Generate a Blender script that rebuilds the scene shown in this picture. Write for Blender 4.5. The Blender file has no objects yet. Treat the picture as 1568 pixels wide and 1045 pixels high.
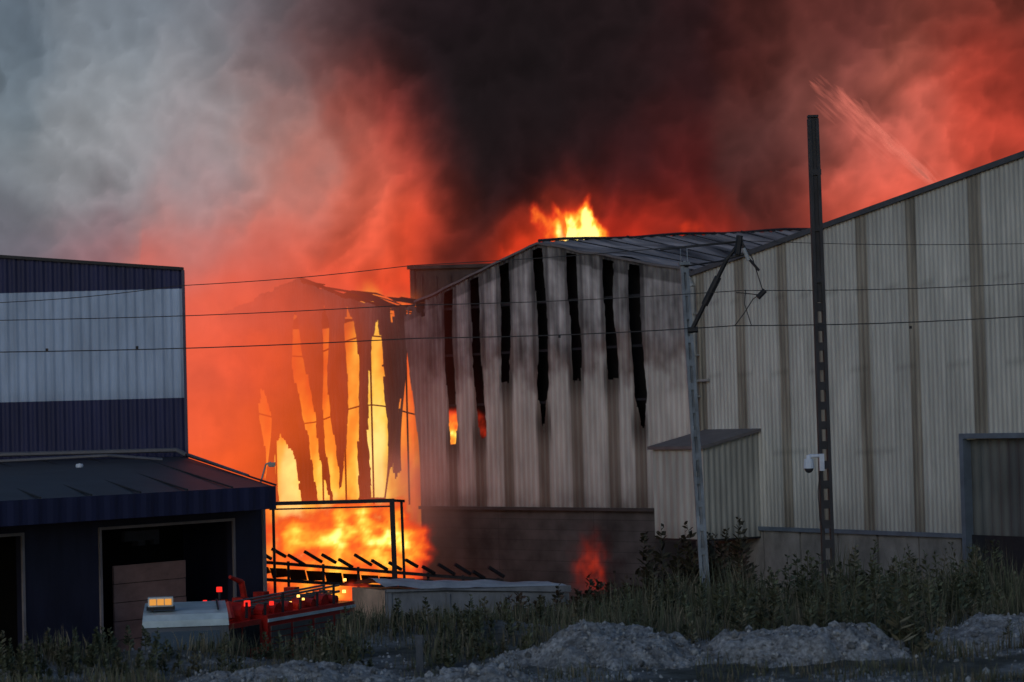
import bpy, math, random
import numpy as np
from mathutils import Vector, Matrix, noise
random.seed(7); rng=np.random.default_rng(7)
scene=bpy.context.scene
GROUND=-1.2

# ------------------------------------------------------------ helpers
def lin(c):
    return tuple(((v/255)/12.92 if v/255<=0.04045 else ((v/255+0.055)/1.055)**2.4) for v in c)
def new_mat(name):
    m=bpy.data.materials.new(name); m.use_nodes=True
    nt=m.node_tree
    for n in list(nt.nodes): nt.nodes.remove(n)
    out=nt.nodes.new('ShaderNodeOutputMaterial')
    return m,nt,out
def surf_mat(name,color=None,rough=0.6,metal=0.0,nscale=(2,2,2),var=0.3,bump=0.0,bscale=40,detail=6,spec=0.3):
    """principled, base = colour (or 'Col' attribute) x procedural noise"""
    m,nt,out=new_mat(name); N=nt.nodes; L=nt.links
    b=N.new('ShaderNodeBsdfPrincipled'); L.new(b.outputs[0],out.inputs[0])
    b.inputs['Roughness'].default_value=rough; b.inputs['Metallic'].default_value=metal
    b.inputs['Specular IOR Level'].default_value=spec
    tc=N.new('ShaderNodeTexCoord'); mp=N.new('ShaderNodeMapping'); mp.inputs['Scale'].default_value=nscale
    L.new(tc.outputs['Object'],mp.inputs['Vector'])
    no=N.new('ShaderNodeTexNoise'); no.inputs['Scale'].default_value=1; no.inputs['Detail'].default_value=detail; no.inputs['Roughness'].default_value=0.65
    L.new(mp.outputs[0],no.inputs['Vector'])
    mr=N.new('ShaderNodeMapRange'); mr.inputs['From Min'].default_value=0.3; mr.inputs['From Max'].default_value=0.7
    mr.inputs['To Min'].default_value=1-var; mr.inputs['To Max'].default_value=1+var*0.5
    L.new(no.outputs['Fac'],mr.inputs['Value'])
    mx=N.new('ShaderNodeVectorMath'); mx.operation='SCALE'
    if color is None:
        at=N.new('ShaderNodeAttribute'); at.attribute_name='Col'; L.new(at.outputs['Color'],mx.inputs[0])
    else:
        mx.inputs[0].default_value=color[:3]
    L.new(mr.outputs[0],mx.inputs['Scale'])
    L.new(mx.outputs[0],b.inputs['Base Color'])
    if bump>0:
        n2=N.new('ShaderNodeTexNoise'); n2.inputs['Scale'].default_value=bscale; n2.inputs['Detail'].default_value=4
        L.new(tc.outputs['Object'],n2.inputs['Vector'])
        bp=N.new('ShaderNodeBump'); bp.inputs['Strength'].default_value=bump; bp.inputs['Distance'].default_value=0.03
        L.new(n2.outputs['Fac'],bp.inputs['Height']); L.new(bp.outputs[0],b.inputs['Normal'])
    return m
def glow_mat(name,strength=1.0,alpha=True,nscale=0.0,var=0.0,sample=False):
    m,nt,out=new_mat(name); N=nt.nodes; L=nt.links
    if not sample: m.cycles.emission_sampling='NONE'
    at=N.new('ShaderNodeAttribute'); at.attribute_name='Col'
    e=N.new('ShaderNodeEmission'); e.inputs['Strength'].default_value=strength
    if var>0:
        tc=N.new('ShaderNodeTexCoord'); no=N.new('ShaderNodeTexNoise'); no.inputs['Scale'].default_value=nscale; no.inputs['Detail'].default_value=6; no.inputs['Roughness'].default_value=0.6; no.inputs['Distortion'].default_value=0.6
        L.new(tc.outputs['Object'],no.inputs['Vector'])
        mr=N.new('ShaderNodeMapRange'); mr.inputs['From Min'].default_value=0.3; mr.inputs['From Max'].default_value=0.7
        mr.inputs['To Min'].default_value=1-var; mr.inputs['To Max'].default_value=1+var
        L.new(no.outputs['Fac'],mr.inputs['Value'])
        mx=N.new('ShaderNodeVectorMath'); mx.operation='SCALE'; L.new(at.outputs['Color'],mx.inputs[0]); L.new(mr.outputs[0],mx.inputs['Scale'])
        L.new(mx.outputs[0],e.inputs['Color'])
    else:
        L.new(at.outputs['Color'],e.inputs['Color'])
    if alpha:
        t=N.new('ShaderNodeBsdfTransparent'); mix=N.new('ShaderNodeMixShader')
        L.new(at.outputs['Alpha'],mix.inputs[0]); L.new(t.outputs[0],mix.inputs[1]); L.new(e.outputs[0],mix.inputs[2]); L.new(mix.outputs[0],out.inputs[0])
    else:
        L.new(e.outputs[0],out.inputs[0])
    return m
def emit_mat(name,color,s):
    m,nt,out=new_mat(name); e=nt.nodes.new('ShaderNodeEmission'); e.inputs[0].default_value=(*color,1); e.inputs[1].default_value=s
    nt.links.new(e.outputs[0],out.inputs[0]); return m
def empty(name,loc=(0,0,0)):
    o=bpy.data.objects.new(name,None); o.location=loc; scene.collection.objects.link(o); return o
def mesh(name,verts,faces,mat,parent=None,cols=None,smooth=False):
    me=bpy.data.meshes.new(name); me.from_pydata([tuple(v) for v in verts],[],faces); me.update()
    if cols is not None:
        a=me.color_attributes.new(name='Col',type='FLOAT_COLOR',domain='POINT')
        c=np.asarray(cols,dtype=np.float32)
        if c.shape[1]==3: c=np.hstack([c,np.ones((len(c),1),np.float32)])
        a.data.foreach_set('color',c.ravel())
    if smooth: me.polygons.foreach_set('use_smooth',[True]*len(me.polygons))
    me.materials.append(mat)
    o=bpy.data.objects.new(name,me); scene.collection.objects.link(o)
    if parent: o.parent=parent
    return o
def grid_faces(nu,nv):
    return [(j*nu+i,j*nu+i+1,(j+1)*nu+i+1,(j+1)*nu+i) for j in range(nv-1) for i in range(nu-1)]
class Build:
    """collects boxes / bars / tubes in one mesh"""
    def __init__(s): s.v=[]; s.f=[]
    def box(s,c,size,M=None,taper=1.0):
        i=len(s.v); hx,hy,hz=[k/2 for k in size]
        for z in(-1,1):
            for x,y in((-1,-1),(1,-1),(1,1),(-1,1)):
                k=taper if z>0 else 1
                p=Vector((c[0]+x*hx*k,c[1]+y*hy*k,c[2]+z*hz)); s.v.append(M@p if M else p)
        s.f+= [(i+3,i+2,i+1,i),(i+4,i+5,i+6,i+7)]+[(i+a,i+(a+1)%4,i+4+(a+1)%4,i+4+a) for a in range(4)]
    def bar(s,a,b,r,n=6,r2=None,M=None):
        a=Vector(a);b=Vector(b)
        if M: a=M@a;b=M@b
        r2=r if r2 is None else r2
        d=(b-a).normalized(); up=Vector((0,0,1)) if abs(d.z)<.9 else Vector((1,0,0))
        u=d.cross(up).normalized(); w=d.cross(u); i=len(s.v)
        for p,rr in((a,r),(b,r2)):
            for k in range(n):
                t=2*math.pi*k/n+math.pi/n; s.v.append(p+u*math.cos(t)*rr+w*math.sin(t)*rr)
        s.f+=[(i+k,i+(k+1)%n,i+n+(k+1)%n,i+n+k) for k in range(n)]+[tuple(i+k for k in reversed(range(n))),tuple(i+n+k for k in range(n))]
    def path(s,pts,r,n=5):
        for a,b in zip(pts[:-1],pts[1:]): s.bar(a,b,r,n)
    def poly(s,pts):
        i=len(s.v); s.v+= [Vector(p) for p in pts]; s.f.append(tuple(range(i,i+len(pts))))
    def make(s,name,mat,parent=None,smooth=False): return mesh(name,s.v,s.f,mat,parent,smooth=smooth)
def fbm(x,y,z,o=5): return noise.fractal(Vector((x,y,z)),0.9,2.0,o)
def sst(a,b,x):
    t=min(1,max(0,(x-a)/(b-a))); return t*t*(3-2*t)
def rbf(px,py,tab,sig):
    """smoothly blended table of (x,y,rgb[a]) over arrays px,py"""
    t=np.array(tab,float); out=np.zeros((len(px),t.shape[1]-2)); W=np.zeros(len(px))+1e-30
    for row in t:
        w=np.exp(-((px-row[0])**2+(py-row[1])**2)/(2*sig*sig))+1e-7/(1+((px-row[0])**2+(py-row[1])**2)/1e4)
        out+=w[:,None]*row[2:]; W+=w
    return out/W[:,None]
def tolin(a):
    a=np.clip(a/255,0,1); return np.where(a<=0.04045,a/12.92,((a+0.055)/1.055)**2.4)

# ------------------------------------------------------------ camera
cam=bpy.data.cameras.new('camera'); co=bpy.data.objects.new('camera',cam); scene.collection.objects.link(co)
cam.sensor_width=36; cam.lens=36*3600/1568; cam.clip_end=3000
cam.dof.use_dof=True; cam.dof.focus_distance=52; cam.dof.aperture_fstop=1.3
co.matrix_world=Matrix.Translation((0,0,4.5))@Matrix.Rotation(math.radians(91.91),4,'X')@Matrix.Rotation(math.radians(-1.5),4,'Z')
scene.camera=co
# ------------------------------------------------------------ world and light
w=bpy.data.worlds.new("World"); scene.world=w; w.use_nodes=True
nt=w.node_tree; bg=nt.nodes['Background']
sky=nt.nodes.new('ShaderNodeTexSky'); sky.sky_type='NISHITA'; sky.sun_disc=False
sky.sun_elevation=math.radians(12); sky.sun_rotation=math.radians(200); sky.dust_density=0.4; sky.ozone_density=3.5
nt.links.new(sky.outputs[0],bg.inputs[0]); bg.inputs[1].default_value=0.09
sun=bpy.data.lights.new('sun','SUN'); so=bpy.data.objects.new('sun',sun); scene.collection.objects.link(so)
sun.energy=0.37; sun.angle=math.radians(25); sun.color=(1.0,0.98,0.96)
el=math.radians(25); az=math.radians(200)
dirv=Vector((math.sin(az)*math.cos(el),math.cos(az)*math.cos(el),math.sin(el)))
so.rotation_euler=dirv.to_track_quat('Z','Y').to_euler()
scene.view_settings.view_transform='Standard'; scene.view_settings.look='None'; scene.view_settings.exposure=0

# ------------------------------------------------------------ smoke plume (big billowing sheet 120 m away, firelit tones painted as emission)
def smoke():
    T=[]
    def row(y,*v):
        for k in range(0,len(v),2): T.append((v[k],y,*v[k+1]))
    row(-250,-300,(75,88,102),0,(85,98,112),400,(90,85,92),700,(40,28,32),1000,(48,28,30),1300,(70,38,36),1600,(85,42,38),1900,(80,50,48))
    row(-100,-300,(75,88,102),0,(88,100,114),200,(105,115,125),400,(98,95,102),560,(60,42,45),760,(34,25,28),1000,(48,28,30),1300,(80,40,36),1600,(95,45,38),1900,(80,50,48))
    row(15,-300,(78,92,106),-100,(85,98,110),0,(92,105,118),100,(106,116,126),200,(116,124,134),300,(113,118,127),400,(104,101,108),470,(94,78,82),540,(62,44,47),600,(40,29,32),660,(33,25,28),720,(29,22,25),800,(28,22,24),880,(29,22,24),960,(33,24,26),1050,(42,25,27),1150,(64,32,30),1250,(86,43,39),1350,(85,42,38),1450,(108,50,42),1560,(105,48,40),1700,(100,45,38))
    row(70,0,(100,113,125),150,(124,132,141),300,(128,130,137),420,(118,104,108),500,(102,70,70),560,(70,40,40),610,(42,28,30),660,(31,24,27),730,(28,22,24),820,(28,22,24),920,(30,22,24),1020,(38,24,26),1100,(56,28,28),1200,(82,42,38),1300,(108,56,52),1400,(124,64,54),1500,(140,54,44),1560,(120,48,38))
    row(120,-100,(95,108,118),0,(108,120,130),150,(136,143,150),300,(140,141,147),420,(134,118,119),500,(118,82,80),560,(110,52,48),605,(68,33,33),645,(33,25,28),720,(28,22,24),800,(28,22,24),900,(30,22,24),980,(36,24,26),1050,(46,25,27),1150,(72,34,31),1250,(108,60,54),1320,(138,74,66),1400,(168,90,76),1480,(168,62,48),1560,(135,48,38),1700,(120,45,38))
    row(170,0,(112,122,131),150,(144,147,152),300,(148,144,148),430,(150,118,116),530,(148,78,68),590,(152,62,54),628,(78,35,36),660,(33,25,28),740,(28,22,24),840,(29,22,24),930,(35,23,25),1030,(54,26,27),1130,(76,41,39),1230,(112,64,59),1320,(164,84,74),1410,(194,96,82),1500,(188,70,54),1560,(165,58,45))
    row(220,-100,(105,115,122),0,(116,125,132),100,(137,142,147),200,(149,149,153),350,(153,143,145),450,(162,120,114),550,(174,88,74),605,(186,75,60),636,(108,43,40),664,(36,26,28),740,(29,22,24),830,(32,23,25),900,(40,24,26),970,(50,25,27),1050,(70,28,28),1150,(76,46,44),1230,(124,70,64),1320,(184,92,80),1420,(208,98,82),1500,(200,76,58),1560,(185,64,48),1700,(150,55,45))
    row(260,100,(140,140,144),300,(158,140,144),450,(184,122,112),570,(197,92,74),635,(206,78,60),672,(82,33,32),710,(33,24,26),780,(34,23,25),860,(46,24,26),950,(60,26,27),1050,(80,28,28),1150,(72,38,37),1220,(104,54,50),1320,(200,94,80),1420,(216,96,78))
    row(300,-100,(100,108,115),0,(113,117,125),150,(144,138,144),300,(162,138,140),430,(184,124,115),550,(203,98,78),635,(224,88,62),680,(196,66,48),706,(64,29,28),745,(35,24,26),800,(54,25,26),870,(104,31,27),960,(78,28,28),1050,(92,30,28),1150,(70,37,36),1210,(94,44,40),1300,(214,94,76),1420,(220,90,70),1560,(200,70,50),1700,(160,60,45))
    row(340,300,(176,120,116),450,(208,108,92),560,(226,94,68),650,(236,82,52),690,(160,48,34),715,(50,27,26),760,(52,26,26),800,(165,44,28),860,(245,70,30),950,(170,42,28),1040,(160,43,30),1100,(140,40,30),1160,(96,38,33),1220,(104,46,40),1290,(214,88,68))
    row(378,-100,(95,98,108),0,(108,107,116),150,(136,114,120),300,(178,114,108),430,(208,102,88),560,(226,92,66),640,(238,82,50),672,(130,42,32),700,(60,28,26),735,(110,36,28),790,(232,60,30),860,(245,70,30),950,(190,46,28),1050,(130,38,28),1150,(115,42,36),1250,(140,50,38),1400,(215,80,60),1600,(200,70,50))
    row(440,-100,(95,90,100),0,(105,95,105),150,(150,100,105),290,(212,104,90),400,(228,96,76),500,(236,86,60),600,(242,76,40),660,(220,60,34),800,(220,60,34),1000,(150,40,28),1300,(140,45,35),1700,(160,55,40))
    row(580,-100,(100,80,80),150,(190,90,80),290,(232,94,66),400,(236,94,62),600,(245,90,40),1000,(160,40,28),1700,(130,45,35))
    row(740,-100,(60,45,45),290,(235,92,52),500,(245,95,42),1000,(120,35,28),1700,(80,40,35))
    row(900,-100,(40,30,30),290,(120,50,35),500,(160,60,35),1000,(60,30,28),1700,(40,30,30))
    xs=np.arange(-620,2200,6.0); ys=np.arange(-420,860,6.0)
    nu,nv=len(xs),len(ys)
    GX,GY=np.meshgrid(xs,ys[::-1]); gx=GX.ravel(); gy=GY.ravel()
    wx=np.zeros(len(gx)); wy=np.zeros(len(gx)); bl=np.zeros(len(gx))
    for i in range(len(gx)):
        x,y=gx[i]/110,gy[i]/110
        a=fbm(x,y,1.3,6); b=fbm(x,y,7.7,6)
        wx[i]=a;wy[i]=b
        x*=.73;y*=.73
        bl[i]=abs(noise.noise(Vector((x*1.6+a*.5,y*1.6+b*.5,3.1))))*1.0+0.5*abs(noise.noise(Vector((x*3.6+b*.5,y*3.6+a*.5,9.1))))+0.22*abs(noise.noise(Vector((x*7.5+b,y*7.5+a,4.1))))
    wx-=wx.mean(); wy-=wy.mean(); bl-=bl.mean()
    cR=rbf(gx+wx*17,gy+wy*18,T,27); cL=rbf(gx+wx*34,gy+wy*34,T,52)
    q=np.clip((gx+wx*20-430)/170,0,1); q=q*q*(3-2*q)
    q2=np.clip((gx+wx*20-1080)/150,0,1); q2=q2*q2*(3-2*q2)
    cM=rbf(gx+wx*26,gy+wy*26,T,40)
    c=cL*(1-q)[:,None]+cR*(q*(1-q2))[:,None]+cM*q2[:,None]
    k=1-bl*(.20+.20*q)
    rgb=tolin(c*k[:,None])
    X=(gx-784)/30.0; Z=(642-gy)/30.0
    # level the layout grid with gravity (tilted by 1.5 deg)
    t=math.radians(1.5); X2=X*math.cos(t)+(Z-4)*math.sin(t); Z2=4.5+4+(Z-4)*math.cos(t)-X*math.sin(t)
    Y=120-0.001*X2**2+bl*2.0
    mesh('smoke_plume',np.stack([X2,Y,Z2],1),grid_faces(nu,nv),glow_mat('smoke_painted_glow',1.0,False,0.6,0.03),cols=rgb,smooth=True)
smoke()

# ------------------------------------------------------------ corrugated wall builder
def corr_wall(name,O,d,n,s0,s1,z0,ztop,nz,mat,col,parent=None,hole=None,pitch=0.2,amp=0.035,warp=None,snap=None):
    ds=pitch/4; ns=int(round((s1-s0)/ds))+1
    V=[];C=[];SZ=[]
    for j in range(nz+1):
        for i in range(ns):
            s=s0+i*ds; z=z0+(ztop(s)-z0)*j/nz
            o=amp if (i%4) in(2,3) else 0
            ss=s
            if snap:
                for e in snap(s,z):
                    if abs(e-s)<ds*.55: ss=e; break
            if warp:
                do,dsx=warp(s,z); o+=do; ss+=dsx
            V.append((O[0]+d[0]*ss+n[0]*o,O[1]+d[1]*ss+n[1]*o,z)); C.append(col(s,z)); SZ.append((s,z))
    F=[]
    for f in grid_faces(ns,nz+1):
        if hole:
            s=sum(SZ[k][0] for k in f)/4; z=sum(SZ[k][1] for k in f)/4
            if hole(s,z): continue
        F.append(f)
    return mesh(name,V,F,mat,parent,C)

m_clad=surf_mat('painted_cladding',None,0.55,0,(1.5,1.5,0.35),0.25,0,spec=0.25)
def block_mat():
    m,nt,out=new_mat('soot_stained_concrete'); N=nt.nodes;L=nt.links
    b=N.new('ShaderNodeBsdfPrincipled'); b.inputs['Roughness'].default_value=.9; L.new(b.outputs[0],out.inputs[0])
    uv=N.new('ShaderNodeAttribute'); uv.attribute_name='Col'
    tc=N.new('ShaderNodeTexCoord')
    mp=N.new('ShaderNodeCombineXYZ'); sx=N.new('ShaderNodeSeparateXYZ'); L.new(uv.outputs['Vector'],sx.inputs[0]); L.new(sx.outputs[0],mp.inputs[0]); L.new(sx.outputs[1],mp.inputs[1])
    br=N.new('ShaderNodeTexBrick'); br.inputs['Scale'].default_value=1; br.inputs['Brick Width'].default_value=4.0; br.inputs['Row Height'].default_value=.32; br.inputs['Mortar Size'].default_value=.010; br.offset=0
    br.inputs['Color1'].default_value=(.066,.060,.060,1); br.inputs['Color2'].default_value=(.054,.050,.050,1); br.inputs['Mortar'].default_value=(.036,.033,.034,1)
    L.new(mp.outputs[0],br.inputs['Vector'])
    no=N.new('ShaderNodeTexNoise'); no.inputs['Scale'].default_value=.9; no.inputs['Detail'].default_value=8; L.new(tc.outputs['Object'],no.inputs['Vector'])
    mr=N.new('ShaderNodeMapRange'); mr.inputs['From Min'].default_value=.35; mr.inputs['From Max'].default_value=.65; mr.inputs['To Min'].default_value=.4; mr.inputs['To Max'].default_value=1.5; L.new(no.outputs[0],mr.inputs[0])
    mx=N.new('ShaderNodeVectorMath'); mx.operation='SCALE'; L.new(br.outputs[0],mx.inputs[0]); L.new(mr.outputs[0],mx.inputs['Scale']); L.new(mx.outputs[0],b.inputs['Base Color'])
    return m
m_block=block_mat()
def flat_wall(name,O,d,s0,s1,z0,z1,mat,parent,off=0,n=(0,0)):
    P=[(O[0]+d[0]*s+n[0]*off,O[1]+d[1]*s+n[1]*off,z) for s,z in((s0,z0),(s1,z0),(s1,z1),(s0,z1))]
    return mesh(name,P,[(0,1,2,3)],mat,parent,[(s0,z0+5,0),(s1,z0+5,0),(s1,z1+5,0),(s0,z1+5,0)])
m_dark=surf_mat('dark_steel',(.018,.018,.022),.6,0,(3,3,3),.4)
m_char_shade=surf_mat('char_and_interior_shade',(.006,.005,.005),.95)  # near-black for charred parts and for painted shade inside openings
m_trim=surf_mat('grey_blue_trim',(.11,.14,.18),.5)

# ------------------------------------------------------------ building A : gable warehouse with burnt rooflights
OA=(5.19,68.46); dA=(-.726,.688); nA=(-.688,-.726); back=(.688,.726)
gash=[(9.88,3.76,.19),(8.66,3.95,.19),(7.43,5.66,.2),(5.9,4.32,.21),(4.5,5.64,.2),(3.05,5.64,.2),(2.02,4.15,.22)]
def topA(s):
    if s<5.9: return 9.92-(5.9-s)*.205
    return 9.92-(s-5.9)*.282
def gcent(k,s0,z):
    c=s0+0.05*math.sin(z*1.1+k)
    if k==6: c-= .14*(9-z)/5-.05
    if k==1: c-= .24*max(0,(9-z)/5)-.1
    if k==3: c-= .05*(9.5-z)/5
    return c
def gwidth(k,z):
    s0,zb,hw=gash[k]
    ww=hw*(1+.2*noise.noise(Vector((k*3.1,z*.9,0)))+.14*noise.noise(Vector((k*3.1,z*4,0))))
    if k in(3,6): ww*=min(1,.2+(z-zb)/1.3)
    if k in(0,1): ww*=min(1,.6+(z-zb)/1.5)
    return max(.02,ww)
def edgesA(s,z):
    r=[]
    for k,g in enumerate(gash):
        if abs(s-g[0])<.5 and z>g[1]-.2:
            c=gcent(k,g[0],z); w_=gwidth(k,z); r+=[c-w_,c+w_]
    if s>11.3: r.append(11.4+.55*sst(3,8,z))
    return r
def holeA(s,z):
    for k,(s0,zb,hw) in enumerate(gash):
        c=gcent(k,s0,z)
        if abs(s-c)<gwidth(k,z) and zb+.12*noise.noise(Vector((s*8,k,0)))<z<topA(s)-.12-.25*abs(noise.noise(Vector((k*4,1,1)))): return True
    if s>11.4+.55*sst(3,8,z): return True
    if s>11.0 and z>7.9 and noise.noise(Vector((s*5,z*2,5)))>.15: return True
    return False
def colA(s,z):
    n1=fbm(s*.9,z*.7,0,5); n2=fbm(s*3,z*.6,4,4); n3=fbm(s*1.6,z*1.6,14,5)
    base=np.array((.48,.445,.415))
    ds=min(abs(s-g[0]) for g in gash)
    if ds<.22: base=np.array((.20,.165,.14))
    elif ds<.27: base=base*.8
    soot=sst(-.5,.6,(z-5.8)+n1*.8+n2*.4)
    up=np.array((.24,.225,.225))*(1+.5*n2+.5*n3)
    if ds<.36: up=up*.5
    if .45<ds<.62: up=up*1.25
    # paint browned by heat around the soot line
    br=math.exp(-((z-6.1+n1)/.8)**2); up=up*(1-.5*br)+np.array((.17,.10,.075))*.5*br
    c=base*(1-soot)+up*soot
    for k,g in enumerate(gash):
        if abs(s-g[0])<.32:
            e=1-sst(0,.9,abs(z-g[1])); c=c*(1-.6*e)
    c=c*(1-.45*sst(9.2,10.6,s)*sst(4,8,z))
    if s>10.9: c=c*.7+np.array((.30,.24,.22))*.3
    if z>topA(s)-.45: c=c*(.45+.25*n2)
    c=c*(1-.35*sst(2.6,1.8,z)*(1+n1))
    return np.maximum(c*(1+.2*n2),.004)
A=empty('burnt_warehouse')
corr_wall('front_cladding',OA,dA,nA,0,12.0,1.76,topA,120,m_clad,colA,A,holeA,snap=edgesA,amp=.022)
Vb=[];
for s in np.linspace(-.0,11.2,30): Vb+= [(OA[0]+dA[0]*s+back[0]*.7,OA[1]+dA[1]*s+back[1]*.7,1.2),(OA[0]+dA[0]*s+back[0]*.7,OA[1]+dA[1]*s+back[1]*.7,topA(s)-.15)]
mesh('dark_interior_backing',Vb,[(2*i,2*i+2,2*i+3,2*i+1) for i in range(29)],m_char_shade,A)  # near-black backing sheet paints the dark interior behind the gashes
b=Build()
for z in(3.4,5.0,6.6,8.1):
    b.bar((OA[0]+dA[0]*.1+back[0]*.12,OA[1]+dA[1]*.1+back[1]*.12,z),(OA[0]+dA[0]*11.2+back[0]*.12,OA[1]+dA[1]*11.2+back[1]*.12,z),.05,4)
b.make('wall_rails',m_dark,A)
flat_wall('concrete_plinth',OA,dA,0,11.3,GROUND,1.72,m_block,A,-.06,nA)
def wb(B,O,d,n,s0,s1,o0,o1,z0,z1):
    """box in wall coordinates"""
    i=len(B.v)
    for z in(z0,z1):
        for s,o in((s0,o0),(s1,o0),(s1,o1),(s0,o1)): B.v.append(Vector((O[0]+d[0]*s+n[0]*o,O[1]+d[1]*s+n[1]*o,z)))
    B.f+=[(i+3,i+2,i+1,i),(i+4,i+5,i+6,i+7)]+[(i+a,i+(a+1)%4,i+4+(a+1)%4,i+4+a) for a in range(4)]
b=Build(); wb(b,OA,dA,nA,0,11.4,.04,.12,1.68,1.78)
b.make('base_flashing',surf_mat('sooty_flashing',(.06,.055,.055),.6),A)
def verge(O,d,n,pts,name,mat,parent,t=.14,o0=-.1,o1=.10):
    B=Build()
    for (s0,z0),(s1,z1) in zip(pts[:-1],pts[1:]):
        i=len(B.v)
        for s,z in((s0,z0),(s1,z1)):
            for o,dz in((o0,0),(o1,0),(o1,t),(o0,t)): B.v.append(Vector((O[0]+d[0]*s+n[0]*o,O[1]+d[1]*s+n[1]*o,z+dz)))
        B.f+=[(i+a,i+(a+1)%4,i+4+(a+1)%4,i+4+a) for a in range(4)]+[(i,i+3,i+2,i+1),(i+4,i+5,i+6,i+7)]
    return B.make(name,mat,parent)
m_verge=surf_mat('weathered_verge',(.13,.12,.125),.6)
pts=[(s,topA(s)-.03+.07*noise.noise(Vector((s*1.1,0,3)))) for s in np.linspace(0,11.4,34)]
verge(OA,dA,nA,pts,'verge_flashing',m_verge,A,.07)
def slope(name,a0,a1,b0,b1,mat,parent,nu=30,nv=24,bk=.08,amp=.03,cf=None):
    a0,a1,b0,b1=map(Vector,(a0,a1,b0,b1)); V=[];C=[]
    for j in range(nv+1):
        for i in range(nu*4+1):
            u=i/(nu*4); v=j/nv; p=(a0.lerp(a1,u)).lerp(b0.lerp(b1,u),v)
            p.z+=bk*noise.noise(Vector((u*5,v*4,1)))*min(1,v*6+.2)+ (amp if i%4>1 else 0); V.append(p)
            k=.75+.8*noise.noise(Vector((u*14,v*3,2)))+.3*noise.noise(Vector((u*40,v*5,2))); C.append(tuple(max(.01,q*k) for q in (cf or (.34,.29,.28))))
    return mesh(name,V,grid_faces(nu*4+1,nv+1),mat,parent,C)
pk=Vector((OA[0]+dA[0]*5.9,OA[1]+dA[1]*5.9,9.95))
ridge_end=Vector((11.2,83.4,10.95))
eR=Vector((5.12,68.55,8.74)); eRb=Vector((15.2,79.2,8.95))
slope('roof_slope_right',pk,ridge_end,eR,eRb,m_clad,A,28,20,.16,.035)
eL=Vector((OA[0]+dA[0]*11.4,OA[1]+dA[1]*11.4,8.36)); eLb=eL+Vector((back[0]*15,back[1]*15,.6))
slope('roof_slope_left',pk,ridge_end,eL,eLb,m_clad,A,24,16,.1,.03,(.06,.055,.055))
b=Build(); b.path([pk+ (ridge_end-pk)*t+Vector((0,0,.05+.03*math.sin(t*17))) for t in np.linspace(0,1,14)],.045,6)
for k in range(9):
    t=.08+k*.1; p0=pk.lerp(ridge_end,t); p1=eR.lerp(eRb,t); b.bar(p0+Vector((0,0,.08)),p0.lerp(p1,.97)+Vector((0,0,.10)),.025,4)
b.make('ridge_cap_and_laps',m_dark,A)
mesh('side_wall',[(eL.x,eL.y,GROUND),(eLb.x,eLb.y,GROUND),(eLb.x,eLb.y,eLb.z),(eL.x,eL.y,eL.z)],[(0,1,2,3)],surf_mat('scorched_wall',(.05,.04,.04),.9),A)
# ------------------------------------------------------------ building B : large ribbed hall on the right
B_=empty('ribbed_hall')
OB=(5.19,68.46); dB=(.5576,-.830); nB=(-.830,-.5576); bB=(.830,.5576)
L8=8.07; sB=lambda t:(t+.367)*L8
stripsB=[sB(t) for t in(-.30,-.08,.15,.34,.555,.79,1.075,1.33,1.58)]
def topB(s): 
    return 8.5+.1555*s if s<19 else 8.5+.1555*19-.1555*(s-19)
def colB(s,z):
    n=fbm(s*1.2,z*.35,9,5); n2=fbm(s*6,z*.25,2,4)
    c=np.array((.445,.445,.415))
    for q in stripsB:
        if abs(s-q)<.21: c=np.array((.235,.215,.18))*(1+.4*n2)
        elif abs(s-q)<.27: c=c*.82
    c=c*(1+.14*n+.16*n2)
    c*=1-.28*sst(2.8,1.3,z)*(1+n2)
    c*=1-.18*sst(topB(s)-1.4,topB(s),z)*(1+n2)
    for k,z1 in enumerate((3.4,5.6,7.7)):
        if abs(z-z1)<.03: c=c*.8
    return np.maximum(c,.01)
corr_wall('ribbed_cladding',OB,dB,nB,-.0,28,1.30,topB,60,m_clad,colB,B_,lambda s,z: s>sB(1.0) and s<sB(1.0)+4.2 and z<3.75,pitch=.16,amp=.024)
b=Build(); wb(b,OB,dB,nB,sB(0)-.05,sB(1.0)-.06,.045,.13,1.22,1.33); b.make('base_trim',m_trim,B_)
m_conc=surf_mat('weathered_concrete',(.20,.195,.185),.9,0,(1.2,1.2,.8),.5,.4,20)
b=Build(); 
s=0.0
while s<sB(1.0)-.1:
    e=min(s+1.55,sB(1.0)-.08); wb(b,OB,dB,nB,s+.03,e-.03,-.02,.03+.02*(int(s*7)%2),GROUND,1.215); s+=1.55
wb(b,OB,dB,nB,sB(1.0)+4.3,28,-.02,.05,GROUND,1.25)
b.make('concrete_panels',m_conc,B_)
b=Build(); wb(b,OB,dB,nB,0,28,-.10,-.06,GROUND,1.3); b.make('plinth_core',m_dark,B_)
q=sB(1.0)
b=Build(); wb(b,OB,dB,nB,q-.06,q+.08,-.15,.15,GROUND,3.85); wb(b,OB,dB,nB,q+.08,q+4.2,-.15,.15,3.72,3.85); wb(b,OB,dB,nB,q+4.2,q+4.32,-.15,.15,GROUND,3.85); b.make('door_frame',m_trim,B_)
def cold(s,z): 
    k=1+.3*fbm(s,z,5,4); return (.115*k,.12*k,.115*k) if (int((s-q)/1.3)%2==0) else (.085*k,.09*k,.092*k)
corr_wall('sliding_door',OB,dB,nB,q,q+4.3,GROUND,lambda s:3.75,12,m_clad,cold,B_,pitch=.32,amp=.03,warp=lambda s,z:(-.12,0))
pts=[(s,topB(s)) for s in(0,19,28)]
verge(OB,dB,nB,pts,'verge_flashing',surf_mat('verge_dark',(.06,.065,.075),.5),B_,.14)
P=lambda s,z,o=0:Vector((OB[0]+dB[0]*s+bB[0]*o,OB[1]+dB[1]*s+bB[1]*o,z))
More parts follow.
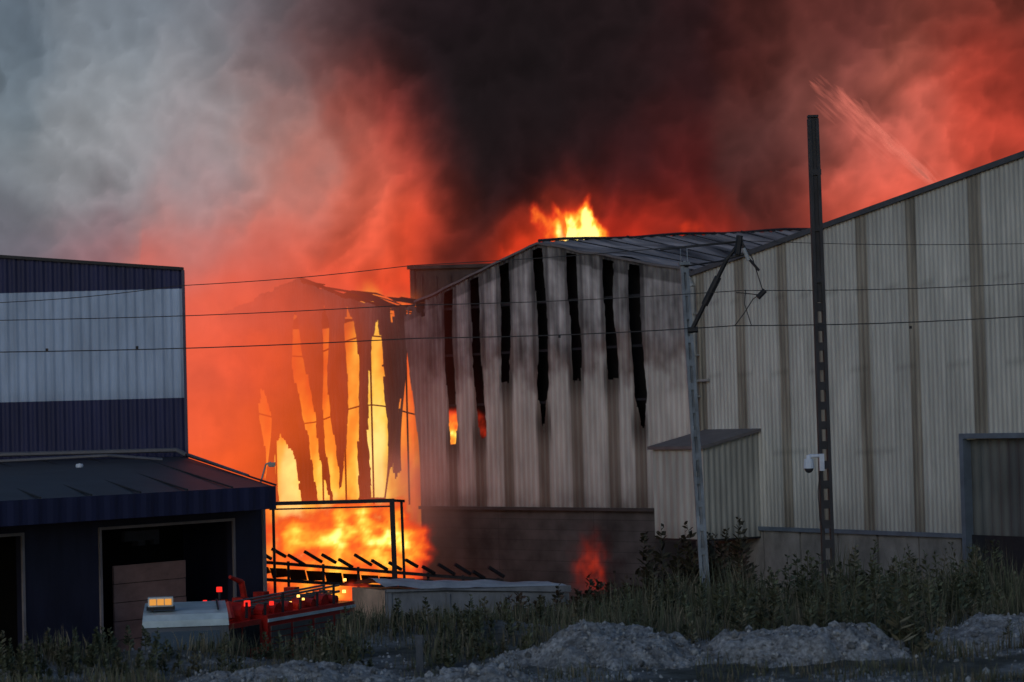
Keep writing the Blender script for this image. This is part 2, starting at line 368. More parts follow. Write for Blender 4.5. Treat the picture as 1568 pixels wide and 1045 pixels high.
slope('roof_left',P(0,8.52),P(0,8.52,30),P(19,topB(19)+.02),P(19,topB(19)+.02,30),m_clad,B_,30,10,0,.03,(.12,.12,.12))
slope('roof_right',P(19,topB(19)+.02),P(19,topB(19)+.02,30),P(28,topB(28)+.02),P(28,topB(28)+.02,30),m_clad,B_,30,10,0,.03,(.12,.12,.12))
mesh('side_wall',[P(0,GROUND),P(0,GROUND,30),P(0,8.5,30),P(0,8.5)],[(0,1,2,3)],m_conc,B_)
mesh('far_side_wall',[P(28,GROUND),P(28,GROUND,30),P(28,topB(28),30),P(28,topB(28))],[(0,1,2,3)],m_conc,B_)
b=Build(); 
g=lambda s,o,z:(OB[0]+dB[0]*s+nB[0]*o,OB[1]+dB[1]*s+nB[1]*o,z)
b.bar(g(.35,.14,8.2),g(.35,.14,4.05),.07,8); b.bar(g(.35,.14,8.2),g(.1,.1,8.5),.08,8); 
for z in(5,6.2,7.4): wb(b,OB,dB,nB,.25,.45,.03,.23,z,z+.05)
wb(b,OB,dB,nB,.05,.9,.03,.12,5.45,5.52)
b.make('downpipe',surf_mat('grey_pipe',(.28,.29,.29),.5),B_)
c0=Vector((6.84,66.0)); c1=c0+Vector(nB)*2.0; c2=c1-Vector(dB)*2.25; c3=c0-Vector(dB)*2.25
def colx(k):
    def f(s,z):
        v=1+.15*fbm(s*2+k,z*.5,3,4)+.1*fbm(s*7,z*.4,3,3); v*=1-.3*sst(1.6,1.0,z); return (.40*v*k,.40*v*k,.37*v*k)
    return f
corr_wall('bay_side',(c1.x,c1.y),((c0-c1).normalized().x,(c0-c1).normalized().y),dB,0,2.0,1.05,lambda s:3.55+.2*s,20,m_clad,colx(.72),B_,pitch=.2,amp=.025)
corr_wall('bay_front',(c1.x,c1.y),(-dB[0],-dB[1]),nB,0,2.25,1.05,lambda s:3.55,20,m_clad,colx(1.0),B_,pitch=.3,amp=.02)
b=Build(); 
e=.12
r0=c1+Vector(nB)*e+Vector(dB)*e; r1=c0+Vector(dB)*e; r2=c3-Vector(dB)*e; r3=c2+Vector(nB)*e-Vector(dB)*e
for dz in(0,.09):
    for p,z in((r0,3.54),(r1,3.98),(r2,3.98),(r3,3.54)): b.v.append(Vector((p.x,p.y,z+dz)))
b.f+=[(3,2,1,0),(4,5,6,7)]+[(a,(a+1)%4,4+(a+1)%4,4+a) for a in range(4)]
b.make('bay_roof',m_verge,B_)
b=Build(); i=len(b.v)
for z in(1.0,1.05):
    for p in(c0,c1,c2,c3): b.v.append(Vector((p.x,p.y,z)))
b.f+=[(3,2,1,0),(4,5,6,7)]+[(a,(a+1)%4,4+(a+1)%4,4+a) for a in range(4)]
for p in(c1,c2): 
    pp=p-Vector(nB)*.25; b.bar((pp.x,pp.y,GROUND),(pp.x,pp.y,1.0),.07,4)
b.make('bay_floor_and_legs',m_dark,B_)

# ------------------------------------------------------------ building C : collapsing, burning hall
C_=empty('burning_hall')
gaps=[((17.15,16.9,16.1),.32,1.9,8.7),((15.95,15.8,15.27),.30,1.9,8.6),((14.55,14.45,14.75),.36,1.9,8.4),((13.15,13.4,13.6),.42,2.0,7.9),((18.4,18.0,17.75),.40,1.9,4.2),((19.3,19.25,19.1),.28,2.5,5.8)]
def topC(s):
    base=9.55-abs(s-17.1)*.26 if s>17.1 else 9.5-(17.1-s)*.235-.25*math.sin((17.1-s)/5.5*math.pi)
    return base+.10*noise.noise(Vector((s*1.7,0,8)))+.06*noise.noise(Vector((s*6,0,8)))
def cc(tr,z):
    a,b_,c=tr; t=(8.3-z)/6.4; t=min(1,max(0,t))
    return a*(1-t)*(1-t)+2*(2*b_-(a+c)/2)*t*(1-t)+c*t*t
def cwid(k,z):
    hw=gaps[k][1]; top=gaps[k][3]
    return hw*(1+.18*noise.noise(Vector((k*5.1,z*.8,0)))+.10*noise.noise(Vector((k*5.1,z*4,0))))*(.5+.5*(1-min(1,max(0,(z-2)/6.5))))*min(1,.1+(top-z)/.8) if z<top else .01
def edgesC(s,z):
    r=[]
    for k,(tr,hw,zb,zt) in enumerate(gaps):
        if zb<z<zt:
            c=cc(tr,z); 
            if abs(s-c)<.6: w_=cwid(k,z); r+=[c-w_,c+w_]
    return r
def holeC(s,z):
    for k,(tr,hw,zb,zt) in enumerate(gaps):
        if zb<z<zt and abs(s-cc(tr,z))<cwid(k,z): return True
    if s<12.9 and noise.noise(Vector((s*4.2,z*1.3,12)))>.5: return True
    if s<12.8 and z<2.9+.9*noise.noise(Vector((s*3,0,4))): return True
    return False
def warpC(s,z):
    h=max(0,min(1,(9-z)/7)); a=.25*math.sin(s*2.1+z*.4)*h+.12*math.sin(z*.9+s*3)
    return a,.04*math.sin(z*.9+s)*h
def colC(s,z):
    n=fbm(s*2,z*.8,3,4)
    k=.16*(1+.6*n)*(1-.6*sst(13.4,12.8,s))
    return (k*1.2,k*.85,k*.75)
corr_wall('buckled_cladding',OA,dA,nA,11.95,22.6,1.9,topC,100,m_clad,colC,C_,holeC,.2,.05,warpC,edgesC)
b=Build()
pts=[(OA[0]+dA[0]*s+back[0]*.3,OA[1]+dA[1]*s+back[1]*.3,topC(s)+.0) for s in np.linspace(11.6,22.6,30)]
b.path(pts,.06,5)
for s in(12.3,14.0,15.35,16.5,18.9,20.5,22.2):
    b.bar((OA[0]+dA[0]*s+back[0]*.35,OA[1]+dA[1]*s+back[1]*.35,1.8),(OA[0]+dA[0]*s+back[0]*.35,OA[1]+dA[1]*s+back[1]*.35,topC(s)),.04,4)
for z in(4.9,7.2):
    pts=[(OA[0]+dA[0]*s+back[0]*.3,OA[1]+dA[1]*s+back[1]*.3,z+.25*math.sin(s)-.1*(s-12)*.2) for s in np.linspace(11.6,22.6,20)]
    b.path(pts,.03,4)
b.make('twisted_frame',m_char_shade,C_)
V=[];nu,nv=24,10
for j in range(nv):
    for i in range(nu):
        s=11.7+i/(nu-1)*10.9; o=.3+j*1.2; V.append((OA[0]+dA[0]*s+back[0]*o,OA[1]+dA[1]*s+back[1]*o,topC(s)-.02-.12*j-.4*max(0,noise.noise(Vector((s*.6,o*.4,2))))))
Fq=[f for f in grid_faces(nu,nv) if random.random()>.35]
mesh('sagging_roof_sheets',V,Fq,m_char_shade,C_)

# ------------------------------------------------------------ dark tower block behind
b=Build(); 
b.box((-1.9,91.5,5.6),(3.9,3,9.8)); b.box((-1.9,89.95,10.42),(4.1,.2,.14)); b.box((-3.75,89.95,5.5),(.16,.12,9.6))
for k in range(7): b.box((-3.4+k*.55,89.96,5.4),(.05,.08,9.4))
b.make('rear_plant_house',surf_mat('sooty_steel',(.05,.036,.035),.7,0,(2,2,.4),.5))

# ------------------------------------------------------------ fire and haze
def sheet(name,x0,x1,z0,z1,Y,step,fn,mat,bow=0.0,parent=None,rot=0,cx=None):
    xs=np.arange(x0,x1+step/2,step); zs=np.arange(z0,z1+step/2,step); V=[];C=[]
    for z in zs:
        for x in xs:
            yy=Y+bow*noise.noise(Vector((x*.5,z*.5,Y)))
            V.append((x,yy,z)); C.append(fn(x,z))
    if rot:
        c=cx; R=Matrix.Rotation(rot,3,'Z'); V=[R@(Vector(v)-Vector((c,Y,0)))+Vector((c,Y,0)) for v in V]
    return mesh(name,V,grid_faces(len(xs),len(zs)),mat,parent,C,True)
m_fire=glow_mat('flame_glow',1.0,True,1.2,.12)
m_fireL=glow_mat('yard_flame_glow',1.0,True,1.2,.12,True)
m_fireN=glow_mat('near_flame_glow',1.4,True,1.2,.12,True)
FIRE=empty('fire')
def ramp_fire(t):
    K=[(0,(.35,.015,.006)),(.3,(.85,.05,.015)),(.5,(1.05,.17,.02)),(.7,(1.3,.42,.035)),(.85,(1.5,.85,.10)),(1,(1.7,1.25,.35))]
    t=max(0,min(1,t))
    for (a,ca),(b2,cb) in zip(K[:-1],K[1:]):
        if t<=b2:
            u=(t-a)/(b2-a); return tuple(ca[i]+(cb[i]-ca[i])*u for i in range(3))
    return K[-1][1]
def blaze(x,z):
    n=fbm(x*.9,z*.35,2,5); n2=fbm(x*2.2,z*.7,9,4)
    low=sst(8.0,1.8,z)
    t=.48+.34*low*math.exp(-((x+7.2)/2.8)**2)+.15*n+.12*n2
    t+=.34*math.exp(-((x+5.15)/.7)**2)*sst(0,3,z)+.3*math.exp(-((x+8.3)/.5)**2)*sst(4.9,3,z)
    a=sst(-14.5,-12.5,x)*sst(-3.0,-3.9,x)*sst(9.6,8.2,z+.6*n)
    return (*ramp_fire(t),a)
sheet('hall_blaze',-14.5,-2.8,GROUND,10.2,86,.12,blaze,m_fire,.8,FIRE)
def rooffire(dx,seed):
    def f(x,z):
        wx=x+.35*fbm(x*1.3,z*.8,seed,5); wz=z+.35*fbm(x*1.3,z*.8,seed+4,5)
        t=0
        for cx,cz,sx,sz,a in((2.35,10.9,.55,.65,1.1),(2.85,11.6,.28,.55,1.1),(1.75,11.2,.55,.6,.58),(1.0,11.7,.40,.40,.42),(3.0,10.8,.35,.5,.8),(0.6,10.3,1.2,.4,.35),(6.3,11.0,.9,.45,.24)):
            t+=a*math.exp(-((wx-cx-dx)/sx)**2-((wz-cz)/sz)**2)
        n=fbm(x*3,z*2,seed+8,4); t*=1+.35*n
        return (*ramp_fire(t*1.0),sst(.06,.55,t))
    return f
sheet('roof_flame',-2,8.5,9.2,13.4,83,.05,rooffire(0.0,1),m_fire,.5,FIRE)
sheet('roof_flame_inner',0,5,9.2,13.4,84,.06,rooffire(.1,5),m_fire,.5,FIRE,rot=.9,cx=2.6)
def gf(x,z):
    wx=x+.5*fbm(x*.8,z*.8,3,5); wz=z+.5*fbm(x*.8,z*.8,13,5)
    t=.56*math.exp(-((wx+5.3)/2.3)**4)*sst(2.8,1.2,wz)+.34*math.exp(-((wx+3.4)/.8)**2-((wz-1.0)/.8)**2)+.20*math.exp(-((wx+5.1)/1.5)**2-((wz-1.4)/.6)**2)
    t*=1+.55*fbm(x*1.6,z*2.2,6,5)
    return (*ramp_fire(t),sst(.10,.42,t))
sheet('yard_flame',-8,-1.5,GROUND,3.2,69,.07,gf,m_fireL,.5,FIRE)
def nf(x,z):
    wx=x+.3*fbm(x*1.5,z*1.2,3,5)
    t=.5*math.exp(-((wx+4.5)/1.1)**4)*sst(.9,-.5,z+.5*fbm(x*1.5,z,7,4)); return (*ramp_fire(t),sst(.15,.5,t))
sheet('near_flame',-6.4,-3.0,GROUND,1.4,58,.07,nf,m_fireN,.3,FIRE)  # low flame added and placed to light the end of the skip
def rf(x,z):
    wx=x+.25*fbm(x*2,z*1.5,3,4)
    t=.34*math.exp(-((wx-2.15)/.5)**2-((z-.1)/.9)**2)*(1+.5*fbm(x*5,z*3,3,4)); return (*ramp_fire(t*.5),.42*sst(.0,.5,t))
sheet('plinth_fire_reflection',.6,3.8,-1.2,2.2,69.2,.05,rf,m_fire,0,FIRE)  # red fire reflection on the plinth, painted as an emissive sheet
def g1f(x,z):
    t=(.52+.25*math.exp(-((z-3.9)/.4)**2))*math.exp(-((z-4.2)/.7)**4)*(1+.5*fbm(x*5,z*3,3,4)); return (*ramp_fire(t),sst(.1,.4,t))
sheet('window_flame',-2.35,-1.45,3.2,5.5,75.75,.05,g1f,m_fire,0,FIRE)
def g2f(x,z):
    t=.22*math.exp(-((z-4.3)/.6)**4)*(1+.5*fbm(x*5,z*3,3,4)); return (*ramp_fire(t*.6),sst(.1,.4,t)*.7)
sheet('window_flame_low',-1.35,-.65,3.3,5.6,74.9,.05,g2f,m_fire,0,FIRE)

# smoke drifting in front of the burning hall, its firelight painted as emission
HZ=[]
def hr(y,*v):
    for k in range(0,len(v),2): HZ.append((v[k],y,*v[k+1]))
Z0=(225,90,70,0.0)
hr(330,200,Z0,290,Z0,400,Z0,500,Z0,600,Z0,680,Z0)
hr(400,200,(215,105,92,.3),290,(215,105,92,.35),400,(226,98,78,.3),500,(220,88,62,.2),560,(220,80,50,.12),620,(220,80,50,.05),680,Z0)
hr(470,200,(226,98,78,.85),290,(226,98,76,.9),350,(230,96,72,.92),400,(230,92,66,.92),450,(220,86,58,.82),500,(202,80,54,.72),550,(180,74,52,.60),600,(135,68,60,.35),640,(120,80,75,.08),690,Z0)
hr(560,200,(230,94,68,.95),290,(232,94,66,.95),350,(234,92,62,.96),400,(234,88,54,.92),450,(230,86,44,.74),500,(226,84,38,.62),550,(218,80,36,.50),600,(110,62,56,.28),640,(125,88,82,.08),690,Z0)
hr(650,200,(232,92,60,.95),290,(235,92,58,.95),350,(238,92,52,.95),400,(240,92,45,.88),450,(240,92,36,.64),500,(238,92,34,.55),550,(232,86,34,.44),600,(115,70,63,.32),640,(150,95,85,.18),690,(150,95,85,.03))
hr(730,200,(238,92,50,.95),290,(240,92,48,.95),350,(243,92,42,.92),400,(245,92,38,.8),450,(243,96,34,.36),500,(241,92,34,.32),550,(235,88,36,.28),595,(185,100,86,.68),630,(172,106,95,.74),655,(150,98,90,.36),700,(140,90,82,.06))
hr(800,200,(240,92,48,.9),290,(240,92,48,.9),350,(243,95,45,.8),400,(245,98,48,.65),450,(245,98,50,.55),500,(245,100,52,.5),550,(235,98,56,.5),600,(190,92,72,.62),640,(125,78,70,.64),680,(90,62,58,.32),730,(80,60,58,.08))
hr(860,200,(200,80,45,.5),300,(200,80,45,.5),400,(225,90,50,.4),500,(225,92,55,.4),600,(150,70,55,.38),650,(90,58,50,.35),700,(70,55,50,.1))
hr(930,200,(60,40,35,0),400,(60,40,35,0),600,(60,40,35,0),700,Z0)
SM=empty('drifting_smoke')
def haze(name,Y,amul,seed,amp):
    k=3600/Y
    xs=np.arange(215,780,5.0); ys=np.arange(960,320,-5.0); GX,GY=np.meshgrid(xs,ys); gx=GX.ravel();gy=GY.ravel()
    wx=np.array([fbm(x/120,y/150,seed,5) for x,y in zip(gx,gy)]); wy=np.array([fbm(x/120,y/150,seed+5,5) for x,y in zip(gx,gy)])
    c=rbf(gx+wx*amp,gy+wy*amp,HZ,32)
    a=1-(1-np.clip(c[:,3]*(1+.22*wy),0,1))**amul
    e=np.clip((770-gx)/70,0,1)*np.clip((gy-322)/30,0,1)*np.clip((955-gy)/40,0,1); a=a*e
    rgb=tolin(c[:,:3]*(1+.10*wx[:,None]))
    X=(gx-784)/k; Z=(642-gy)/k; t=math.radians(1.5); zc=120/k
    X2=X*math.cos(t)+(Z-zc)*math.sin(t); Z2=4.5+zc+(Z-zc)*math.cos(t)-X*math.sin(t)
    Yv=Y+wx*.6
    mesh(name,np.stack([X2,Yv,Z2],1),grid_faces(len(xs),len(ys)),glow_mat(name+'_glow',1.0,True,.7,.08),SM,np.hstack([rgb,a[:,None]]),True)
haze('haze_rear',73.6,.5,21,20); haze('haze_front',71.5,.5,33,20)

# water jet, a straight streaky column of spray
m,nt_,out=new_mat('water_spray'); m.cycles.emission_sampling='NONE'
e1=nt_.nodes.new('ShaderNodeEmission'); e1.inputs[0].default_value=(*lin((238,128,110)),1); t1=nt_.nodes.new('ShaderNodeBsdfTransparent'); mm=nt_.nodes.new('ShaderNodeMixShader'); mm.inputs[0].default_value=.10
nt_.links.new(t1.outputs[0],mm.inputs[1]); nt_.links.new(e1.outputs[0],mm.inputs[2]); nt_.links.new(mm.outputs[0],out.inputs[0])
b=Build()
def jet(p0,p1,n,sp0,sp1,seed,w_=.05):
    r=random.Random(seed); p0=Vector(p0);p1=Vector(p1); dd=(p1-p0).normalized(); pr=Vector((dd.z,0,-dd.x))
    for k in range(n):
        a=r.uniform(-.02,.85); L=r.uniform(.10,.3); q=r.gauss(0,1)
        A0=p0.lerp(p1,a)+pr*q*(sp0+(sp1-sp0)*a); A1=p0.lerp(p1,min(1,a+L))+pr*q*(sp0+(sp1-sp0)*min(1,a+L))
        i=len(b.v); y=Vector((0,r.uniform(-.4,.4),0)); hw=pr*w_*r.uniform(.3,1)
        m1=A0.lerp(A1,.5)
        b.v+=[A0+y,m1+hw+y,A1+y,m1-hw+y]; b.f.append((i,i+1,i+2,i+3))
jet((14.0,100,18.3),(18.3,100,13.9),150,.22,.10,3,.12); jet((13.0,100,18.6),(16.5,100,15.2),50,.24,.24,5,.08)
b.make('water_jet',m)

# ------------------------------------------------------------ blue and white hall (left) with loading dock
LB=empty('blue_white_warehouse')
XL=-8.63; YL=62
def topL(s): return 8.67+.094*s
def navyL(s,z):
    k=1+.25*fbm(s*1.3,z*.5,4,4); return (.019*k,.021*k,.068*k)
def whiteL(s,z):
    n=fbm(s*1.3,z*.5,4,4); n2=fbm(s*5,z*.3,7,4); k=1+.12*n+.10*n2
    if abs((s*1.0)%1.0-.5)<.05: k*=.86
    k*=1-.15*sst(5.7,5.3,z)
    return (.34*k,.42*k,.56*k)
a_=((XL,YL),(-1,0),(0,-1),0,22)
corr_wall('lower_navy_cladding',*a_,2.5,lambda s:5.3,14,m_clad,navyL,LB,pitch=.24,amp=.03)
corr_wall('white_cladding',*a_,5.3,lambda s:8.18,20,m_clad,whiteL,LB,pitch=.24,amp=.03)
corr_wall('upper_navy_cladding',*a_,8.18,topL,6,m_clad,navyL,LB,pitch=.24,amp=.03)
verge((XL,YL),(-1,0),(0,-1),[(0,8.66),(22,topL(22))],'roof_edge',m_dark,LB,.08)
mesh('side_wall',[(XL,YL,GROUND),(-13.5,82,GROUND),(-13.5,82,8.6),(XL,YL,8.66)],[(0,1,2,3)],surf_mat('navy_wall',(.02,.02,.07),.6),LB)
mesh('roof',[(XL,YL,8.68),(-13.5,82,8.62),(-32,82,10.7),(XL-22,YL,topL(22)+.02)],[(0,1,2,3)],m_dark,LB)
b=Build(); b.bar((XL,YL-.06,2.6),(XL,YL-.06,8.66),.05,4); b.make('corner_trim',surf_mat('navy_trim',(.03,.03,.08),.4),LB)
D=empty('loading_dock')
PD=Vector((-5.3,52.0)); dD=Vector((.62,.78)).normalized(); nD=Vector((.78,-.62)).normalized() # nD toward the camera
m_navy=surf_mat('navy_fascia',None,.5,0,(1.5,1.5,.4),.3)
corr_wall('fascia',(PD.x,PD.y),(-dD.x,-dD.y),(nD.x,nD.y),0,16,2.67,lambda s:3.17,3,m_navy,lambda s,z:(.018,.020,.062),D,pitch=.5,amp=.03)
fe=PD-dD*16
rear=[(-8.7,61.9,3.75),(-24,61.9,3.75)]
mesh('dock_roof',[(PD.x,PD.y,3.14),(fe.x,fe.y,3.14),(-24,50,3.3),rear[1],rear[0]],[(0,1,2,3,4)],surf_mat('dark_roof',(.022,.024,.032),.55,0,(1,1,1),.5),D)
mesh('dock_end_wall',[(PD.x,PD.y,2.67),(-8.7,61.9,2.67),(-8.7,61.9,3.74),(PD.x,PD.y,3.13)],[(0,1,2,3)],m_dark,D)
mesh('canopy_soffit',[(PD.x,PD.y,2.68),(fe.x,fe.y,2.68),(-24,50,2.68),(-8.7,61.9,2.68)],[(0,1,2,3)],m_dark,D)
b=Build()
for k in range(12):
    a=PD.lerp(fe,k/12); c=Vector((-8.7-k*1.27,61.9)); b.bar((a.x,a.y,3.19),(c.x,c.y,3.79),.025,4)
b.make('roof_seams',m_dark,D)
b=Build()
b.path([(-24,61.5,3.92),(-14,61.5,3.93),(XL-.2,61.5,3.93),(XL+.05,61.4,3.8)],.06,6)
b.path([(-24,59,3.78),(-15,59,3.74),(-10.2,59,3.86),(-8.9,59.4,3.72)],.04,6)
b.path([(-8.4,60.5,3.82),(-6.2,54.6,3.36)],.035,6)
b.make('roof_pipes',surf_mat('galvanised',(.10,.10,.12),.5),D)
OW=Vector((-6.24,52.74))
def W(m,o,z): 
    p=OW+dD*m+nD*o; return Vector((p.x,p.y,z))
def wbox(B,m0,m1,o0,o1,z0,z1):
    i=len(B.v)
    for z in(z0,z1):
        for mm_,o in((m0,o0),(m1,o0),(m1,o1),(m0,o1)): B.v.append(W(mm_,o,z))
    B.f+=[(i+3,i+2,i+1,i),(i+4,i+5,i+6,i+7)]+[(i+a,i+(a+1)%4,i+4+(a+1)%4,i+4+a) for a in range(4)]
b=Build()
wbox(b,-.16,.75,-.2,0,GROUND,2.66); wbox(b,-6.15,-4.10,-.2,0,GROUND,2.66); wbox(b,-4.10,-.16,-.2,0,2.46,2.66); wbox(b,-16,-6.15,-.2,0,2.46,2.66); wbox(b,-16,-11,-.2,0,GROUND,2.46)
wbox(b,.55,.75,-8,-.21,GROUND,2.66)
b.make('dock_wall',surf_mat('navy_dock_wall',(.020,.021,.045),.6,0,(2,2,.6),.4),D)
b=Build(); wbox(b,.76,.83,-.25,.05,GROUND,2.65)
for a,c in((-4.12,-.14),(-11,-6.13)):
    wbox(b,a,a+.06,0,.05,GROUND,2.46); wbox(b,c-.06,c,0,.05,GROUND,2.46); wbox(b,a+.06,c-.06,0,.05,2.40,2.46)
b.make('door_surrounds',surf_mat('pale_frame',(.24,.21,.22),.5),D)
b=Build(); wbox(b,-11,.5,-2.4,-2.3,GROUND,2.64); wbox(b,-5.2,-5.0,-2.3,-.21,GROUND,2.6); b.make('dock_recess',m_char_shade,D)
b=Build()
for k in range(7): wbox(b,-3.3,-1.2,-.5,-.45-.01*(k%2),GROUND+k*.4,GROUND+k*.4+.385)
b.make('roller_shutter',surf_mat('shutter_firelit',(.36,.20,.17),.6,0,(1,1,2),.4),D)  # reddish tint of the firelight is put into the door colour
b=Build(); wbox(b,-3.2,-2.2,-.3,-.2,2.1,2.32); wbox(b,-2.9,-2.7,-.3,-.1,2.0,2.1); wbox(b,-2.4,-2.25,-.3,-.15,2.0,2.12); b.make('shutter_motor',m_dark,D)
b=Build(); b.bar((-5.85,54,3.2),(-5.72,54,3.62),.02,6); b.bar((-5.72,54,3.62),(-5.60,53.95,3.66),.02,6); b.box((-5.58,53.95,3.62),(.16,.14,.08)); b.box((-5.58,53.95,3.57),(.12,.1,.03)); b.make('flood_lamp',surf_mat('lamp_grey',(.3,.28,.27),.4))
def dome(name,loc,r,mat):
    V=[];F=[]
    n,mz=12,6
    for j in range(mz+1):
        ph=math.pi*j/mz
        for i in range(n): V.append((loc[0]+r*math.sin(ph)*math.cos(2*math.pi*i/n),loc[1]+r*math.sin(ph)*math.sin(2*math.pi*i/n),loc[2]+r*math.cos(ph)))
    for j in range(mz):
        for i in range(n): F.append((j*n+i,(j+1)*n+i,(j+1)*n+(i+1)%n,j*n+(i+1)%n))
    return mesh(name,V,F,mat,None,None,True)
m_white=surf_mat('white_plastic',(.55,.6,.7),.35)
dc=empty('dome_camera'); o=dome('lens_dome',(-10.55,57.0,3.62),.09,m_white); o.parent=dc
b=Build(); b.bar((-10.55,57,3.3),(-10.55,57,3.6),.03,6); b.bar((-10.55,57,3.64),(-10.55,57,3.70),.10,10,.08); b.make('housing',m_white,dc)

# ------------------------------------------------------------ yard structures
b=Build()
b.bar((-6.5,62,2.45),(-3.25,62,2.45),.07,4); b.bar((-6.5,62,2.30),(-3.25,62,2.30),.03,4)
b.bar((-3.27,62,2.5),(-3.22,62,GROUND),.09,4); b.bar((-6.4,62,2.4),(-6.4,62,GROUND),.05,4)
b.bar((-3.05,62.6,2.4),(-3.02,62.6,.2),.05,4); b.bar((-3.27,62,2.45),(-3.0,62.8,2.4),.05,4)
b.make('pipe_gantry',m_dark)
FR=empty('collapsed_canopy')
b=Build()
for k in range(15):
    t=k/14; x=-7.0+t*6.3; z=1.10-.70*t+.08*math.sin(k*2.3)
    a=.26+.16*random.random()
    b.bar((x+a*.8,64,z-a*.55),(x-a*.25,64-.3,z+a*.2),.055,4)
b.bar((-7.4,64.1,.85),(-.4,64.1,.12),.06,4); b.bar((-7.4,64.4,.35),(-.4,64.4,-.25),.06,4)
for k in range(8):
    x=-7.2+k*.95; b.bar((x,64.2,GROUND),(x,64.2,.9-.1*k),.05,4)
b.make('burnt_rafters',m_dark,FR)
b=Build(); 
for k in range(14):
    x=-7.3+k*.5; z=.72-.052*k*1.0
    b.poly([(x,64.5,z-.05),(x+.47,64.5,z-.08),(x+.44,65.5,z-.5+.2*random.random()),(x-.02,65.5,z-.4)])
b.make('fallen_sheets',surf_mat('scorched_sheet',(.10,.07,.06),.6),FR)
b=Build(); b.box((-3.8,66,-.85),(7.6,.25,.7)); b.make('low_wall',surf_mat('low_wall_soot',(.03,.022,.02),.9),FR)

# tarped skip
SK=empty('tarpaulin_covered_skip')
u=Vector((.985,.17,0)).normalized(); v=Vector((-.50,.86,0)).normalized()
def S(a,c,z): 
    p=Vector((-3.05,54,0))+u*a+v*c; return Vector((p.x,p.y,z))
V=[];nu,nv=30,9
for j in range(nv):
    for i in range(nu):
        a=i/(nu-1)*4.35; c=j/(nv-1)*1.7
        z=.74-.05*a+.14*math.sin(math.pi*j/(nv-1))+.07*noise.noise(Vector((a*1.6,c*2,0)))
        V.append(S(a,c,z))
mesh('tarpaulin',V,grid_faces(nu,nv),surf_mat('tarp',(.38,.40,.43),.6,0,(2,2,2),.35,.5,8),SK,None,True)
b=Build()
def SB(a0,a1,c0_,c1_,z0,z1,z2=None):
    i=len(b.v)
    for a,c,z in((a0,c0_,z0),(a1,c0_,z0),(a1,c1_,z0),(a0,c1_,z0),(a0,c0_,z1),(a1,c0_,z2 or z1),(a1,c1_,z2 or z1),(a0,c1_,z1)): b.v.append(S(a,c,z))
    b.f+=[(i+3,i+2,i+1,i),(i+4,i+5,i+6,i+7)]+[(i+q,i+(q+1)%4,i+4+(q+1)%4,i+4+q) for q in range(4)]
SB(0,4.3,.03,1.67,GROUND+.25,.66,.45)
for k in range(4): SB(k*1.35+.05,k*1.35+.13,-.03,.03,GROUND+.25,.60-.06*k)
SB(0,4.3,-.06,.03,.62,.69,.47)
b.make('skip_body',surf_mat('grey_skip_paint',(.17,.18,.20),.5,0,(2,2,1),.5),SK)
b=Build(); b.poly([S(-.012,.0,GROUND+.3),S(-.012,1.7,GROUND+.3),S(-.012,1.7,.66),S(-.012,0,.66)]); b.make('end_panel',surf_mat('end_panel_firelit',(.70,.50,.38),.35,0,(2,2,2),.4,spec=.6),SK)  # warm pale colour stands in for firelight on this end

# ------------------------------------------------------------ fire engine
FE=empty('fire_engine')
o2=Vector((-6.0,47.6,0)); ang=math.atan2(.91,.42)
M=Matrix.Translation((o2.x,o2.y,GROUND))@Matrix.Rotation(ang,4,'Z')@Matrix.Scale(.92,4)
m_red=surf_mat('red_engine_paint',(.36,.018,.014),.3,0,(2,2,2),.3,spec=.5)
m_redd=surf_mat('red_equipment',(.42,.02,.015),.4,0,(4,4,4),.5)
m_wht=surf_mat('white_engine_paint',(.46,.54,.57),.35)
m_glass=surf_mat('dark_glass',(.02,.025,.03),.08,0,spec=.8)
m_rub=surf_mat('tyre_rubber',(.02,.02,.02),.9)
m_sil=surf_mat('dull_metal',(.16,.16,.16),.4,.6)
b=Build(); b.box((.95,1.05,.75),(1.9,2.1,.7),M); b.box((.98,1.05,1.45),(1.84,2.0,.75),M,.94); b.make('cab',m_red,FE)
b=Build(); b.box((.5,.03,1.48),(.62,.06,.5),M); b.box((1.28,.03,1.48),(.62,.06,.5),M); b.box((.03,1.05,1.48),(.06,1.7,.52),M); b.make('cab_windows',m_glass,FE)
b=Build(); b.box((4.0,1.05,1.15),(4.1,2.1,1.5),M); b.box((4.0,1.05,.5),(4.2,2.0,.25),M); b.make('equipment_body',m_red,FE)
b=Build()
for k in range(4):
    for q2 in range(7): b.box((2.5+k*1.0,-.012,.75+q2*.14),(.86,.03,.115),M)
b.make('roller_lockers',m_sil,FE)
b=Build(); b.box((4.0,-.012,1.78),(4.1,.035,.07),M); b.make('reflective_stripe',m_wht,FE)
b=Build()
for y in(.45,.85): b.bar((1.9,y,2.05),(6.1,y,2.12),.03,6,M=M); b.bar((1.9,y,2.2),(6.1,y,2.27),.025,6,M=M)
for k in range(13): x=2.0+k*.32; b.bar((x,.45,2.08+k*.006),(x,.85,2.08+k*.006),.02,5,M=M)
for x in(2.3,4.2,5.8): b.bar((x,.65,1.9),(x,.65,2.1),.04,5,M=M)
b.make('roof_ladder',m_sil,FE)
b=Build(); b.bar((.6,1.3,1.95),(.6,1.75,1.95),.26,14,M=M); b.bar((1.5,.3,2.0),(1.5,.7,2.0),.22,12,M=M); b.bar((3.5,1.5,1.9),(3.3,1.5,2.55),.07,8,M=M); b.bar((3.3,1.5,2.55),(2.8,1.5,2.7),.06,8,.04,M=M)
for k in range(14): b.box((1.0+k*.36,1.2+.35*math.sin(k*3),2.02),(.24,.3,.25+.25*math.sin(k*5)),M)
for k in range(7): b.bar((2.2+k*.55,.2,1.95),(2.2+k*.55,.42,1.98),.15+.05*math.sin(k*3),10,M=M)
